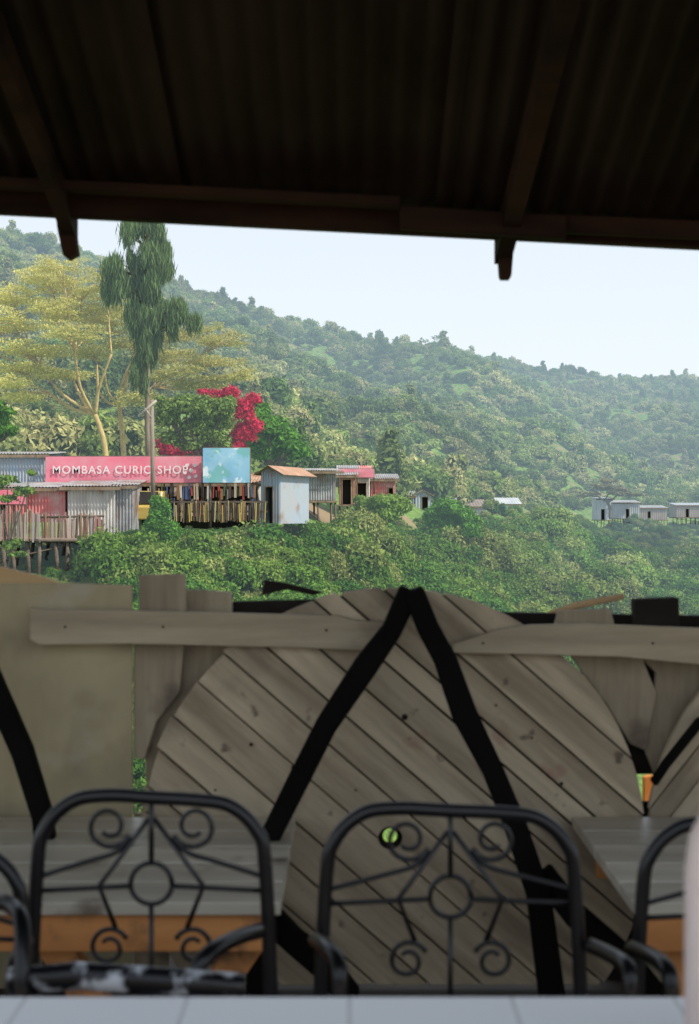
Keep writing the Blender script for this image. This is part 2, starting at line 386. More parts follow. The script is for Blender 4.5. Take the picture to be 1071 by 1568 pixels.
def acacia(name,trunk,forks,clusters,d,nleaf,size,leaf=m_aca,r0=.22,barkm=m_acbark,tw=12,dy=3.0):
    root=empty(name); s=K*d; lst=[]
    b=[W(*p,d) for p in trunk]; lst.append((smooth_path(b,4),r0,r0*.75)); F=[]
    for f in forks:
        e=W(*f,d)+Vector((0,random.uniform(-dy,dy)*.5,0)); mid=b[-1].lerp(e,.5)+Vector((random.uniform(-.4,.4),0,-.3)); lst.append((smooth_path([b[-1],mid,e],4),r0*.6,r0*.35)); F.append(e)
    PP=[];DD=[]
    for (px,py,r,rz) in clusters:
        c=W(px,py,d)+Vector((0,random.uniform(-dy,dy),0)); f=min(F,key=lambda q:(q-c).length+ (2 if q.z>c.z else 0))
        lst.append((smooth_path([f,f.lerp(c,.5)+Vector((0,0,-.25)),c],4),r0*.34,r0*.14)); subs=[]
        for _ in range(tw):
            a=random.uniform(0,6.28); q=c+Vector((math.cos(a)*r*s*random.uniform(.4,1.1),math.sin(a)*r*s*.8,random.uniform(-.4,1)*rz*s))
            st=f.lerp(c,random.uniform(.5,1)); lst.append(([st,st.lerp(q,.5)+Vector((0,0,-.08)),q],r0*.14,r0*.06)); subs.append(q); subs.append(st.lerp(q,.6))
        n=int(nleaf*r/40)
        S_=np.array([tuple(q) for q in subs]); g=rng.integers(0,len(S_)*3,n); extra=rng.normal(size=(len(S_)*3,3))*np.array([.5,.5,.12])
        base=np.repeat(S_,3,axis=0)+extra
        cen=base[g]+rng.normal(size=(n,3))*np.array([.3,.3,.07])
        PP.append(cen); DD.append(np.tile([0,0,1.],(n,1)))
    leaf_obj('feathery_foliage',leaves_arrays(np.concatenate(PP),np.concatenate(DD),size),leaf,root)
    multi_tube('trunk_and_limbs',lst,barkm,root,5)
acacia('fever_tree',[(163,705),(158,670),(146,635)],[(110,580),(150,560),(120,540),(70,600),(60,560),(175,545)],
   [(10,450,45,14),(70,425,45,14),(120,440,45,14),(20,495,50,14),(90,480,50,14),(150,470,40,14),(50,540,50,14),(125,520,45,14),(10,590,40,12),(85,575,40,10),(-30,530,45,14),(40,610,30,8),(-40,470,45,14),(165,430,35,12),(60,455,40,12),(30,565,40,10),(100,410,35,10)],98,2600,.075)
acacia('fever_tree',[(190,705),(187,660),(182,620)],[(165,570),(200,570),(230,590),(150,600),(210,540)],
   [(170,500,42,14),(210,480,40,14),(140,540,36,12),(200,530,40,14),(250,540,40,14),(290,520,45,12),(340,520,36,10),(260,580,45,14),(310,590,40,12),(240,620,36,9),(360,575,34,9),(330,555,36,8)],103,2400,.08)
acacia('umbrella_thorn',[(935,795),(934,778),(930,768)],[(915,760),(945,758),(932,755)],
   [(905,757,16,4),(925,747,18,5),(950,748,18,5),(972,757,14,4),(935,735,14,4),(938,757,14,4)],270,1800,.26,leafmat('thorn_leaves',(.38,.36,.2),(.38,.36,.2),(.38,.36,.2)),.35,m_bark,4,3)
m_pbark=mat('pale_bark',(.5,.45,.36),(.35,.3,.25),haze=True)
acacia('bare_tree',[(665,552),(665,545),(664,540)],[(655,530),(672,528),(664,526)],[(650,522,10,4),(666,518,10,4),(680,524,9,4)],700,250,.5,m_hill,.5,m_pbark,8,3)

# ---------------------------------------------------------------- village
m_tinw=mat('painted_tin_white',(.62,.61,.58),(.36,.35,.33),scale=1.5,rough=.55,stretch=(1,1,.3),spots=[((.25,.14,.08),.56,.70,2,1.2,.8)])
m_ting=mat('weathered_tin',(.42,.43,.44),(.22,.22,.23),scale=1.2,rough=.5,metal=.2,spots=[((.26,.13,.07),.53,.68,4,.7,.9)])
m_tinb=mat('blue_tin',(.34,.43,.52),(.38,.40,.42),scale=1.2,rough=.6,spots=[((.28,.16,.1),.56,.7,4,.9,.8)])
m_tinr=mat('red_tin',(.62,.15,.15),(.50,.28,.27),scale=1.3,rough=.7,spots=[((.58,.48,.46),.52,.68,3,1.1)])
m_rust=mat('rusted_tin',(.46,.30,.21),(.32,.18,.12),scale=1.3,rough=.8)
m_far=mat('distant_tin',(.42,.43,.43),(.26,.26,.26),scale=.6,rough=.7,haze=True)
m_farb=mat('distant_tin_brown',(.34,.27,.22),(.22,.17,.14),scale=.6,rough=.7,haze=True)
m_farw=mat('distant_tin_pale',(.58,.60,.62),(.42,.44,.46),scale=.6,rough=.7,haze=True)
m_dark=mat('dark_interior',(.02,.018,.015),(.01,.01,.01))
m_wood=mat('rough_timber',(.30,.23,.16),(.15,.11,.08),scale=3,stretch=(1,1,.2),island=.3)
m_pole=mat('old_timber',(.16,.13,.10),(.07,.055,.045),scale=3)
m_scrap=islandmat('scrap_planks',[(.36,.29,.24),(.22,.17,.14),(.46,.38,.33),(.40,.2,.18),(.14,.12,.10),(.38,.35,.35),(.30,.21,.14)])
m_yel=islandmat('yellow_posts',[(.50,.38,.12),(.36,.27,.12),(.08,.06,.05),(.46,.38,.18),(.16,.12,.08),(.06,.05,.04)])
m_cloth=islandmat('market_cloths',[(.4,.08,.07),(.05,.05,.07),(.5,.42,.32),(.08,.12,.25),(.3,.16,.08),(.6,.58,.54),(.06,.04,.03),(.10,.15,.09),(.10,.07,.05),(.04,.03,.03)])
m_ban=mat('banner_red',(.80,.17,.25),(.74,.30,.36),scale=.6,rough=.6)
m_white=mat('white_paint',(.82,.72,.72),(.75,.66,.66),scale=2)
def shack(name,px0,px1,pt,pb,d,dep,wall,roof,slope=.18,over=.25,opening=None,pitch=.16,sidew=None,stilts=0,yaw=0,gable=False):
    root=empty(name); a=W(px0,pb,d); b=W(px1,pt,d); w=b.x-a.x; h=b.z-a.z
    root.location=a; root.rotation_euler=(0,0,yaw)
    X=Vector((1,0,0));Z=Vector((0,0,1));Y=Vector((0,1,0))
    if opening:
        o0,o1,oh=opening
        segs=[(0,o0*w,0,h),(o1*w,w,0,h),(o0*w,o1*w,oh*h,h)]
        boxes('opening_shade_panel',[(o0*w,o1*w,.5,.55,.02,oh*h+.02)],m_dark,root)  # near-black panel stands in for the shade inside the doorway
        t=.06; boxes('door_frame',[(o0*w-t,o0*w,-.05,.03,0,oh*h+t),(o1*w,o1*w+t,-.05,.03,0,oh*h+t),(o0*w,o1*w,-.05,.03,oh*h,oh*h+t)],m_wood,root)
    else: segs=[(0,w,0,h)]
    for i,(x0,x1,z0,z1) in enumerate(segs):
        if x1-x0>.05: corr('front_wall_%d'%i,(x0,0,z0),X,Z,x1-x0,z1-z0,pitch,.03,wall,root)
    hb=h+slope*dep if not gable else h
    sw=sidew or wall
    for k,x in enumerate((0,w)):
        V=[];F=[];N=int(dep/pitch*4)
        for i in range(N+1):
            yy=dep*i/N; o=.03*math.sin(yy/pitch*6.28); V+=[(x+o,yy,0),(x+o,yy,h+(hb-h)*i/N)]
        F=[(2*i,2*i+2,2*i+3,2*i+1) for i in range(N)]; mesh_obj('side_wall_%d'%k,V,F,sw,root,True)
    boxes('back_wall',[(0,w,dep,dep+.05,0,hb)],sw,root)
    if gable:
        r=w/2*.55
        mesh_obj('gable_front',[(0,0,h),(w,0,h),(w/2,0,h+r)],[(0,1,2)],wall,root)
        for k,sg in enumerate((0,1)):
            x0=-over if sg==0 else w+over; zz=h-over*.55
            dirv=Vector((w/2+over,0,r+over*.55)) if sg==0 else Vector((-(w/2+over),0,r+over*.55))
            corr('roof_sheet_%d'%k,(x0,-over,zz),Y,dirv,dep+2*over,dirv.length,pitch,.02,roof,root)
    else:
        v=Vector((0,dep+2*over,slope*(dep+2*over)))
        corr('roof',(-over,-over,h+.04-slope*over+.05),X,v,w+2*over,v.length,pitch,.025,roof,root)
        boxes('fascia',[(-over,w+over,-over-.03,-over,h-.12-slope*over,h+.04-slope*over)],m_wood,root)
    if stilts:
        boxes('floor_joists',[(-.1,w+.1,-.15,dep,-.15,-.02)],m_wood,root)
        n=max(3,int(w/.8)); L=[]
        for i in range(n):
            for yy in (0,dep*.5):
                x=w*i/(n-1); L.append(([Vector((x,yy,-.1)),Vector((x+random.uniform(-.15,.15),yy,-stilts))],.06,.06))
        L.append(([Vector((0,0,-.3)),Vector((w,0,-stilts*.8))],.04,.04))
        multi_tube('stilts',L,m_pole,root,6)
    return root
shack('tin_shack',-60,70,697,760,74,4,m_tinb,m_ting,slope=.06)
shack('red_shack',-40,100,748,800,70.2,3,m_tinr,m_ting,slope=.09,opening=(.2,.35,.75))
shack('white_tin_shack',104,176,746,820,70,3,m_tinw,m_ting,slope=.09,over=.35,sidew=m_ting)
shack('grey_tin_shack',178,203,744,816,70.3,3,m_ting,m_ting,slope=.09,over=.3)
shack('curio_shop',200,392,740,812,76,4,m_tinw,m_rust,slope=.12,over=.5,opening=(.03,.97,.95),stilts=0)
shack('gable_shack',400,432,722,802,75,4,m_tinb,m_rust,gable=True,over=.35,yaw=-.35,opening=(.25,.6,.7))
shack('plank_shack',460,514,722,766,90,5,m_ting,m_tinw,slope=.05,over=.5,stilts=2.6,yaw=.12)
shack('kiosk',520,545,728,772,100,4,m_rust,m_ting,opening=(.2,.7,.85),stilts=1)
shack('kiosk',545,566,728,768,104,4,m_tinw,m_tinr,opening=(.15,.75,.7),stilts=1)
shack('red_shop',568,605,734,768,106,4,m_tinr,m_ting,slope=.1,over=.35,opening=(.75,.92,.6))
shack('small_shack',614,634,760,778,150,4,m_tinb,m_ting,opening=(.3,.7,.8),pitch=.3)
shack('small_shack',636,660,757,779,152,4,m_tinb,m_rust,opening=(.45,.8,.8),pitch=.3,gable=True)
shack('small_shack',764,797,772,784,215,5,m_farw,m_farw,pitch=.4)
shack('small_shack',676,700,772,782,172,4,m_farb,m_far,pitch=.4)
shack('small_shack',706,744,776,788,190,5,m_far,m_farb,pitch=.4,opening=(.3,.5,.7))
shack('hillside_house',915,936,764,796,272,6,m_farw,m_far,opening=(.3,.55,.5),pitch=.4,stilts=1.5,slope=.05)
shack('hillside_house',938,980,770,794,274,6,m_far,m_far,opening=(.5,.62,.6),pitch=.4,stilts=1.5,slope=.08)
shack('hillside_house',980,1022,778,796,284,6,m_farb,m_far,opening=(.3,.4,.7),pitch=.4,stilts=1.5,slope=.08)
shack('hillside_house',1036,1085,774,792,290,6,m_farb,m_tinb,opening=(.3,.4,.7),pitch=.4,stilts=1.5,slope=.08)
def banner(name,px0,px1,pt,pb,d,m,text=None,tsize=.5,frame=True):
    root=empty(name); a=W(px0,pb,d); b=W(px1,pt,d); nx=24; V=[];F=[]
    for i in range(nx+1):
        for j in range(5):
            x=a.x+(b.x-a.x)*i/nx; z=a.z+(b.z-a.z)*j/4
            V.append((x,d+.04*noise.noise((x*1.3,z*2,1)),z))
    for i in range(nx):
        for j in range(4):
            q=i*5+j; F.append((q,q+5,q+6,q+1))
    mesh_obj('face',V,F,m,root,True)
    w=b.x-a.x; L=[([Vector((a.x,d+.1,a.z)),Vector((b.x,d+.1,a.z))],.04,.04),([Vector((a.x,d+.1,b.z)),Vector((b.x,d+.1,b.z))],.04,.04)]
    for k in range(max(2,int(w/1.6))+1):
        x=a.x+w*k/max(2,int(w/1.6)); L.append(([Vector((x,d+.15,a.z-1.2)),Vector((x,d+.15,b.z))],.04,.04))
    multi_tube('frame',L,m_pole,root,5)
    if text:
        cu=bpy.data.curves.new('lettering','FONT'); cu.body=text; cu.size=tsize; cu.extrude=.005; cu.offset=.006; cu.space_character=1.14; cu.align_x='CENTER'
        o=bpy.data.objects.new('lettering',cu); link(o,root); o.rotation_euler=(math.pi/2,0,0)
        o.location=(W((px0+px1)/2-5,0,d).x,d-.07,(a.z+b.z)/2-.36*tsize); cu.materials.append(m_white)
    return root
r=banner('shop_banner',70,309,699,739,73.5,m_ban,'MOMBASA CURIO SHOP',.58)
V=[];F=[]
for (cx,cy,rr) in [(287,712,3),(293,720,4),(284,724,3),(299,712,3),(290,731,3),(300,729,3)]:
    c=W(cx,cy,73.43); o=len(V)
    for k in range(7):
        a=k/7*6.28; q=rr*K*73*random.uniform(.7,1.2); V.append((c.x+q*math.cos(a),c.y,c.z+q*math.sin(a)))
    F.append(tuple(range(o,o+7)))
mesh_obj('emblem',V,F,m_white,r)
m_bill=mat('faded_blue_print',(.38,.62,.76),(.22,.48,.68),scale=.9,rough=.6,spots=[((.2,.48,.5),.52,.58,9,1.1),((.7,.8,.85),.56,.62,5,1.6)])
r=banner('billboard',311,383,686,739,73,m_bill)
tube('post',[W(322,690,73.2),W(322,830,73.2)],.07,m_pole,r)
banner('pink_banner',519,573,718,731,101,m_ban)
banner('side_banner',0,40,750,772,69.5,m_ban)
def strips(name,px0,px1,pt,pb,d,n,m,parent=None,wmin=.5,wmax=1.2,jit=.2,th=.04):
    L=[]
    step=(px1-px0)/n
    for i in range(n):
        c=px0+step*(i+.5); w=step*K*d*random.uniform(wmin,wmax); a=W(c,pb+random.uniform(-jit,jit)*6,d); b=W(c,pt+random.uniform(-jit,jit)*12,d)
        L.append((((a.x+b.x)/2,d+random.uniform(-.06,.06),(a.z+b.z)/2),(w,th,b.z-a.z),0,random.uniform(-.06,.06)))
    return boxes(name,L,m,parent)
strips('hanging_clothes',225,392,744,762,74.4,40,m_cloth,None,.4,1.0,.6)
strips('market_goods',215,400,768,792,74.8,52,m_cloth,None,.5,1.0,.8,.3)
r=empty('yellow_picket_fence'); strips('pickets',266,408,770,799,72.5,50,m_yel,r,.35,.8,.3)
a=W(262,785,72.6);b=W(410,783,72.6); boxes('rails',[(a.x,b.x,72.58,72.66,a.z,a.z+.1),(a.x,b.x,72.58,72.66,a.z+.5,a.z+.6)],m_pole,r)
r=empty('scrap_wood_fence'); strips('planks_near',-80,62,783,828,64,46,m_scrap,r,.6,1.0,.5); strips('planks_side',64,160,790,832,66,32,m_scrap,r,.6,1.0,.5)
a=W(-80,828,64.1);b=W(162,828,64.1); L=[([a,b],.08,.08),([W(62,792,66),W(160,790,66)],.05,.05)]
for px in (-60,-30,5,20,42,62,85,105): L.append(([W(px,826,64.2),W(px+random.uniform(-6,6),905,64.2)],.10,.09))
for px in (0,30,52,75,100,130): L.append(([W(px,826,66.5),W(px-8,895,66.5)],.08,.08))
L.append(([W(0,860,64.2),W(100,835,64.2)],.05,.05))
multi_tube('stilts_and_beam',L,m_pole,r,6)
boxes('deck',[(a.x,b.x,64.1,70,a.z,a.z+.08)],m_wood,r)
r=empty('utility_pole'); 
multi_tube('pole',[([W(235,800,71),W(233,612,71)],.13,.09)],m_greybark,r,8)
multi_tube('crossarm',[([W(212,638,70.9),W(240,613,70.9)],.06,.06),([W(222,625,70.9),W(233,640,70.9)],.03,.03)],m_pbark,r,6)
r=empty('parked_van'); c=W(218,0,73.2).x; z0=W(0,806,73.2).z
def carbody(r,x0,z0,y0):
    prof_=[(0,.35),(0,1.0),(.25,1.15),(.6,1.8),(2.6,1.85),(3.0,1.7),(3.1,.9),(3.1,.35)]
    V=[];F=[];n=len(prof_)
    for s in (0,1):
        for x,z in prof_: V.append((x0+s*1.6,y0+x,z0+z))
    F=[tuple(range(n)),tuple(range(2*n-1,n-1,-1))]+[(i,i+n,(i+1)%n+n,(i+1)%n) for i in range(n)]
    o=mesh_obj('body',V,F,mat('van_paint',(.55,.42,.12),(.5,.36,.1),rough=.3),r); m=o.modifiers.new('b','BEVEL'); m.width=.06; m.segments=2
    mesh_obj('windscreen',[(x0+.12,y0+.13,z0+1.17),(x0+1.48,y0+.13,z0+1.17),(x0+1.4,y0+.52,z0+1.78),(x0+.2,y0+.52,z0+1.78)],[(0,1,2,3)],m_dark,r)
    L=[]
    for x in (.1,1.5):
        for y in (.5,2.5): L.append(([Vector((x0+x-.1,y0+y,z0+.33)),Vector((x0+x+.1,y0+y,z0+.33))],.33,.33))
    multi_tube('wheels',L,m_dark,r,14); boxes('headlamps',[(x0+.1,x0+.4,y0-.03,y0+.05,z0+.65,z0+.85),(x0+1.2,x0+1.5,y0-.03,y0+.05,z0+.65,z0+.85)],m_white,r)
carbody(r,c-.5,z0,72.2)

# ---------------------------------------------------------------- cafe
m_floor=mat('cafe_floor',(.08,.06,.045),(.04,.03,.022),scale=2,rough=.85)
boxes('cafe_floor',[(-7,7,-2.5,4.6,-.2,0)],m_floor)
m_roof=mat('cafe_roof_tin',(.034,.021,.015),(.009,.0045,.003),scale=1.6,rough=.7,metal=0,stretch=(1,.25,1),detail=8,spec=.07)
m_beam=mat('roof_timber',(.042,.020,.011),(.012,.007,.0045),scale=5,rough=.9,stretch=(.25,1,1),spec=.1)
root=empty('cafe_roof'); sl=.37; YE=4.42; YB=.1; CS=.050
def rz(x,y): return 2.297-CS*(x+1.08)+ (YE-y)*sl
X=Vector((1,0,-CS)); 
xs=-6.3; k=0
while xs<6.3:
    w=.82; up=.012*(k%2)
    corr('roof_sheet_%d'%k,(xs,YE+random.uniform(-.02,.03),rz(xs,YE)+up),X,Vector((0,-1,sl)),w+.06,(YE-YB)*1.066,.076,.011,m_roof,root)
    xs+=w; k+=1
def roofbeam(name,x0,x1,y,dz,h,t,r=root,tilt=0):
    V=[]
    for x,e in ((x0,0),(x1,tilt)):
        for yy in (y,y+t):
            for zz in (0,-h): V.append((x,yy,rz(x,y)+dz+zz+e))
    mesh_obj(name,V,[(0,1,3,2),(4,6,7,5),(0,2,6,4),(1,5,7,3),(0,4,5,1),(2,3,7,6)],m_beam,r).modifiers.new('b','BEVEL').width=.004
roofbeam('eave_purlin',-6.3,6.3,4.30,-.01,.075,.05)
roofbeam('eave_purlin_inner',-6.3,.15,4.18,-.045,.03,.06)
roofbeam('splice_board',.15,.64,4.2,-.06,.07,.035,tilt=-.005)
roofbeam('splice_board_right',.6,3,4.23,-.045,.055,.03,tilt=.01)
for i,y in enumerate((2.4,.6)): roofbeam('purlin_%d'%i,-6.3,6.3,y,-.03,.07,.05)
def rafter(name,x0,x1,w):
    V=[]
    for x,y in ((x0,4.4),(x1,.15)):
        for dx in (-w/2,w/2):
            for dz in (-.02,-.11): V.append((x+dx,y,rz(x,y)+dz))
    mesh_obj(name,V,[(0,1,3,2),(4,6,7,5),(0,2,6,4),(1,5,7,3),(0,4,5,1),(2,3,7,6)],m_beam,root)
rafter('rafter_0',W(100,0,4.3).x,-.98,.04); rafter('rafter_1',W(775,0,4.3).x,.62,.05); rafter('rafter_2',2.6,2.6,.07); rafter('rafter_3',-3,-3,.07)
def tail(name,pxs,d,th=.05): board(name,pxs,d,th,m_beam,root,.003)
tail('rafter_tail_0',[(84,320),(112,320),(114,352),(119,388),(104,396),(96,390),(88,352)],4.36)
tail('rafter_tail_1',[(762,355),(789,355),(784,420),(782,426),(768,426),(766,420)],4.36)
multi_tube('posts',[([Vector((x,4.3,-.1)),Vector((x,4.3,rz(x,4.3)))],.06,.05) for x in (-3,2.6,-6,6)]+[([Vector((x,.2,-.1)),Vector((x,.2,rz(x,.2)-.05))],.06,.05) for x in (-3,2.6,-6,6)],m_beam,root,10)

# fence
HOLE=(tuple(W(598,1283,4.01)),.036)
m_pl=mat('wheel_planks',(.56,.46,.32),(.28,.22,.145),scale=9,rough=.85,bump=.5,stretch=(.10,1,1),island=.2,ramp=(.36,.6),detail=9,spots=[((.34,.12,.10),.62,.72,1,6.0,.55),((.13,.10,.075),.55,.70,6,2.6,.75),((.10,.07,.05),.64,.70,8,14,.8)],hole=HOLE)
m_ply=mat('old_plywood',(.48,.405,.245),(.36,.30,.18),scale=3,rough=.85,stretch=(1,1,.5),spots=[((.20,.16,.11),.53,.70,6,1.9),((.52,.49,.40),.58,.72,11,5,.6),((.40,.06,.05),.68,.71,4,5,.7)])
m_bd=mat('grey_board',(.50,.42,.29),(.31,.245,.165),scale=7,rough=.85,bump=.3,stretch=(.15,1,1.6),detail=9,spots=[((.16,.12,.085),.56,.72,6,3)])
m_bdv=mat('grey_board_upright',(.43,.355,.245),(.22,.17,.115),scale=7,rough=.85,bump=.3,stretch=(1.6,1,.15),detail=9,spots=[((.12,.09,.07),.57,.7,6,4)])
m_dk=mat('dark_rail',(.03,.024,.02),(.015,.012,.01),scale=4,spec=.1)
m_dkh=mat('gap_dark_backing',(.04,.032,.026),(.02,.016,.012),scale=4,spec=.1,hole=HOLE)
root=empty('plank_fence')
def wheel(name,cpx,cpy,rpx,d,ang,m):
    c=W(cpx,cpy,d); R=rpx*K*d; pw=.098; V=[];F=[]; rot=math.radians(ang)
    ca,sa=math.cos(rot),math.sin(rot)
    v=-R+.03; zmin=.02-c.z
    def add(poly,y0,y1):
        out=[]
        f=lambda p: p[0]*(-sa)+p[1]*ca-zmin
        for i in range(len(poly)):
            p=poly[i];q=poly[(i+1)%len(poly)]; fp,fq=f(p),f(q)
            if fp>=0: out.append(p)
            if fp*fq<0:
                t=fp/(fp-fq); out.append((p[0]+(q[0]-p[0])*t,p[1]+(q[1]-p[1])*t))
        if len(out)>=3:
            o=len(V);n=len(out)
            V.extend([(a,y0,b) for a,b in out]+[(a,y1,b) for a,b in out])
            F.extend([tuple(range(o,o+n)),tuple(range(o+2*n-1,o+n-1,-1))]+[(o+i,o+n+i,o+n+(i+1)%n,o+(i+1)%n) for i in range(n)])
    def fin(nm,mm):
        ob=mesh_obj(nm,V,F,mm,root); ob.location=c; ob.rotation_euler=(0,rot,0)
        bm=bmesh.new(); bm.from_mesh(ob.data); bmesh.ops.recalc_face_normals(bm,faces=bm.faces); bm.to_mesh(ob.data); bm.free()
        return ob
    while v<R:
        st=pw*random.choice((.6,.85,.95,1,1.1,1.2)); g=random.uniform(.0014,.0036); v0=v+g; v1=min(v+st-g,R-.001)
        if v1-v0>.015:
            vv=np.linspace(max(v0,-R+.001),v1,7); e0=random.uniform(-.006,.004)
            RR=R+e0
            poly=[(-math.sqrt(max(RR*RR-q*q,0)),q) for q in vv][::-1]+[(math.sqrt(max(RR*RR-q*q,0)),q) for q in vv]
            j=random.uniform(-.004,.004); add(poly,j,.022+j)
        v+=st
    ob=fin(name,m); bv=ob.modifiers.new('b','BEVEL'); bv.width=.002; bv.segments=1
    V=[];F=[]
    add([((R-.012)*math.cos(a),(R-.012)*math.sin(a)) for a in np.linspace(0,6.2832,61)[:-1]],.032,.04); fin(name+'_backing',m_dkh)  # dark disc added behind the planks to darken the gaps between them
wheel('plank_wheel',603,1286,388,4.0,41,m_pl)
wheel('plank_wheel_right',1386,1300,396,4.0,-52,m_pl)
board('plywood_panel',[(-700,880),(-4,894),(100,893),(203,896),(203,1519),(-700,1519)],4.03,.012,m_ply,root)
board('plywood_strip',[(-700,890),(-200,892),(-200,1500),(-700,1500)],4.0,.012,m_ply,root)
board('top_rail_left',[(45,930),(75,934),(110,933),(330,938),(520,943),(545,950),(590,952),(583,998),(450,992),(200,986),(60,988),(46,980)],3.965,.025,m_bd,root)
board('top_rail_right',[(693,986),(760,965),(812,957),(900,955),(1071,962),(1500,975),(1500,1030),(1071,1018),(950,1006),(800,1002),(693,1000)],3.96,.025,m_bd,root)
board('post_board',[(212,881),(283,879),(286,938),(276,1060),(240,1105),(222,1162),(204.5,1162),(204.5,990),(213,940)],4.045,.03,m_bdv,root)
board('post_board_b',[(280,905),(300,903),(355,907),(356,1010),(300,1150),(260,1200),(224,1200),(222,1158),(236,1080)],4.08,.03,m_bdv,root)
board('low_board',[(204.5,1246),(260,1246),(260,1519),(204.5,1519)],4.05,.02,m_bdv,root)
board('dark_back_rail',[(340,922),(480,918),(600,922),(780,938),(1500,950),(1500,985),(780,972),(600,955),(340,948)],4.13,.03,m_dk,root)
board('stub_board',[(856,936),(935,932),(942,958),(850,958)],4.04,.03,m_bdv,root)
board('stub_post',[(972,918),(1040,915),(1042,965),(974,965)],4.04,.06,m_dk,root)
board('brace_a',[(870,1000),(984,1008),(1006,1062),(990,1150),(966,1140),(930,1080),(900,1040)],4.05,.02,m_bdv,root)
board('brace_b',[(982,1008),(1085,1010),(1090,1100),(1045,1135),(1004,1190),(988,1150),(1000,1075),(1004,1030)],4.075,.02,m_bdv,root)
board('brace_c',[(994,1262),(1012,1205),(1100,1100),(1100,1519),(975,1519),(984,1300)],4.045,.02,m_bdv,root)
board('dark_filler',[(890,1010),(1030,1010),(1030,1186),(890,1186)],4.11,.02,m_dk,root)
board('dark_filler_low',[(925,1228),(1030,1228),(1030,1519),(925,1519)],4.11,.02,m_dk,root)
m_pale=mat('sunlit_batten',(.62,.42,.22),(.5,.32,.16),scale=5,stretch=(.2,1,1))
board('orange_batten',[(-120,862),(0,868),(60,882),(92,893),(92,900),(-120,890)],4.25,.03,m_pale,root)
tube('stick',[W(820,948,4.15),W(880,928,4.15),W(955,913,4.15)],[.008,.011,.009],m_pale,root)
board('metal_offcut',[(405,888),(440,893),(495,907),(480,912),(440,903),(400,912)],4.15,.02,m_dk,root)
board('orange_glow_stake',[(986,1190),(1000,1187),(1003,1500),(984,1500)],5.3,.03,mat('painted_orange_glow',(.8,.30,.06),(.6,.2,.04)),root)  # stake added for an orange glow in the gap; glow is in its colour
for i,(a,b,r_) in enumerate([(620,1098,5),(385,1140,3),(860,1200,3),(450,1175,4),(760,1080,2),(545,1210,2),(815,1130,2),(330,1210,2),(100,960,2),(500,965,2),(740,985,2),(1000,985,2),(250,960,2)]):
    o=W(a,b,3.990 if b>1000 else 3.957); V=[(o.x+r_*K*4*math.cos(t*.785),o.y,o.z+r_*K*4*math.sin(t*.785)) for t in range(8)]; mesh_obj('knot_%d'%i,V,[tuple(range(8))],m_dk,root)
m_blk=mat('black_paint',(.007,.006,.005),(.004,.0035,.003),scale=6,rough=.9,spec=.1)
root=empty('black_strut_frame')
def strut(name,pp,d0,d1,wpx):
    n=len(pp); P=[W(a,b,d0+(d1-d0)*i/(n-1)) for i,(a,b) in enumerate(pp)]
    V=[];F=[]
    for i,p in enumerate(P):
        t=(P[min(i+1,n-1)]-P[max(i-1,0)]).normalized(); s=Vector((0,1,0)).cross(t).normalized()*(wpx*random.uniform(.88,1.1)*K*4/2); q=Vector((0,.025,0))
        V+=[p-s-q,p+s-q,p+s+q,p-s+q]
    for i in range(n-1):
        for k in range(4): F.append((4*i+k,4*i+(k+1)%4,4*i+4+(k+1)%4,4*i+4+k))
    F+=[(3,2,1,0),(4*n-4,4*n-3,4*n-2,4*n-1)]
    mesh_obj(name,V,F,m_blk,root).modifiers.new('b','BEVEL').width=.006
strut('strut_0',[(628,902),(600,965),(560,1020),(500,1110),(462,1185),(412,1285),(400,1420),(396,1540)],3.93,3.6,33)
strut('strut_1',[(632,902),(655,960),(682,1010),(712,1095),(755,1180),(788,1260),(825,1370),(850,1560)],3.92,3.6,34)
strut('strut_2',[(-45,960),(-5,1060),(35,1150),(66,1250),(80,1400),(90,1560)],3.92,3.6,30)
strut('strut_3',[(1110,1085),(1071,1106),(1020,1170),(1000,1200)],3.97,3.9,10)
strut('strut_4',[(405,1395),(450,1440),(500,1480),(540,1530)],3.7,3.6,36)
strut('strut_5',[(830,1335),(880,1400),(960,1470),(1010,1530)],3.7,3.4,34)
# benches
m_bench=mat('bench_top',(.66,.61,.50),(.42,.38,.31),scale=6,rough=.35,bump=.2,stretch=(.15,1,1),island=.18,detail=9,spots=[((.2,.16,.12),.58,.7,3,5)])
m_or=mat('orange_pine',(.70,.31,.10),(.46,.18,.05),scale=5,rough=.7,stretch=(.2,1,1),spots=[((.12,.07,.04),.56,.66,3,6)])
def bench(x0,x1):
    r=empty('wooden_bench')
    L=[]; y=3.1
    while y<3.85: L.append((x0,x1,y,y+.17,.47,.5)); y+=.174
    boxes('seat_planks',L,m_bench,r,.004)
    boxes('apron',[(x0+.03,x1-.03,3.12,3.15,.385,.468),(x0+.03,x1-.03,3.74,3.77,.385,.468)],m_or,r,.003)
    L=[]
    for xx in np.linspace(x0+.3,x1-.3,max(2,int((x1-x0)/.7))):
        for sg in (-1,1): L.append(((xx+sg*.1,3.22,.2),(.07,.05,.46),0,sg*.6))
    boxes('splayed_legs',L,m_or,r,.003)
bench(-2.6,-.15); bench(.62,3.0)
m_tile=bpy.data.materials.new('white_tiles'); m_tile.use_nodes=True; nt=m_tile.node_tree
b=nt.nodes['Principled BSDF']; b.inputs['Roughness'].default_value=.2
tc=nt.nodes.new('ShaderNodeTexCoord'); br=nt.nodes.new('ShaderNodeTexBrick'); br.offset=0; br.inputs['Scale'].default_value=1
br.inputs['Brick Width'].default_value=.2; br.inputs['Row Height'].default_value=.2; br.inputs['Mortar Size'].default_value=.003
br.inputs['Color1'].default_value=(.94,.95,.97,1); br.inputs['Color2'].default_value=(.90,.91,.94,1); br.inputs['Mortar'].default_value=(.6,.6,.6,1)
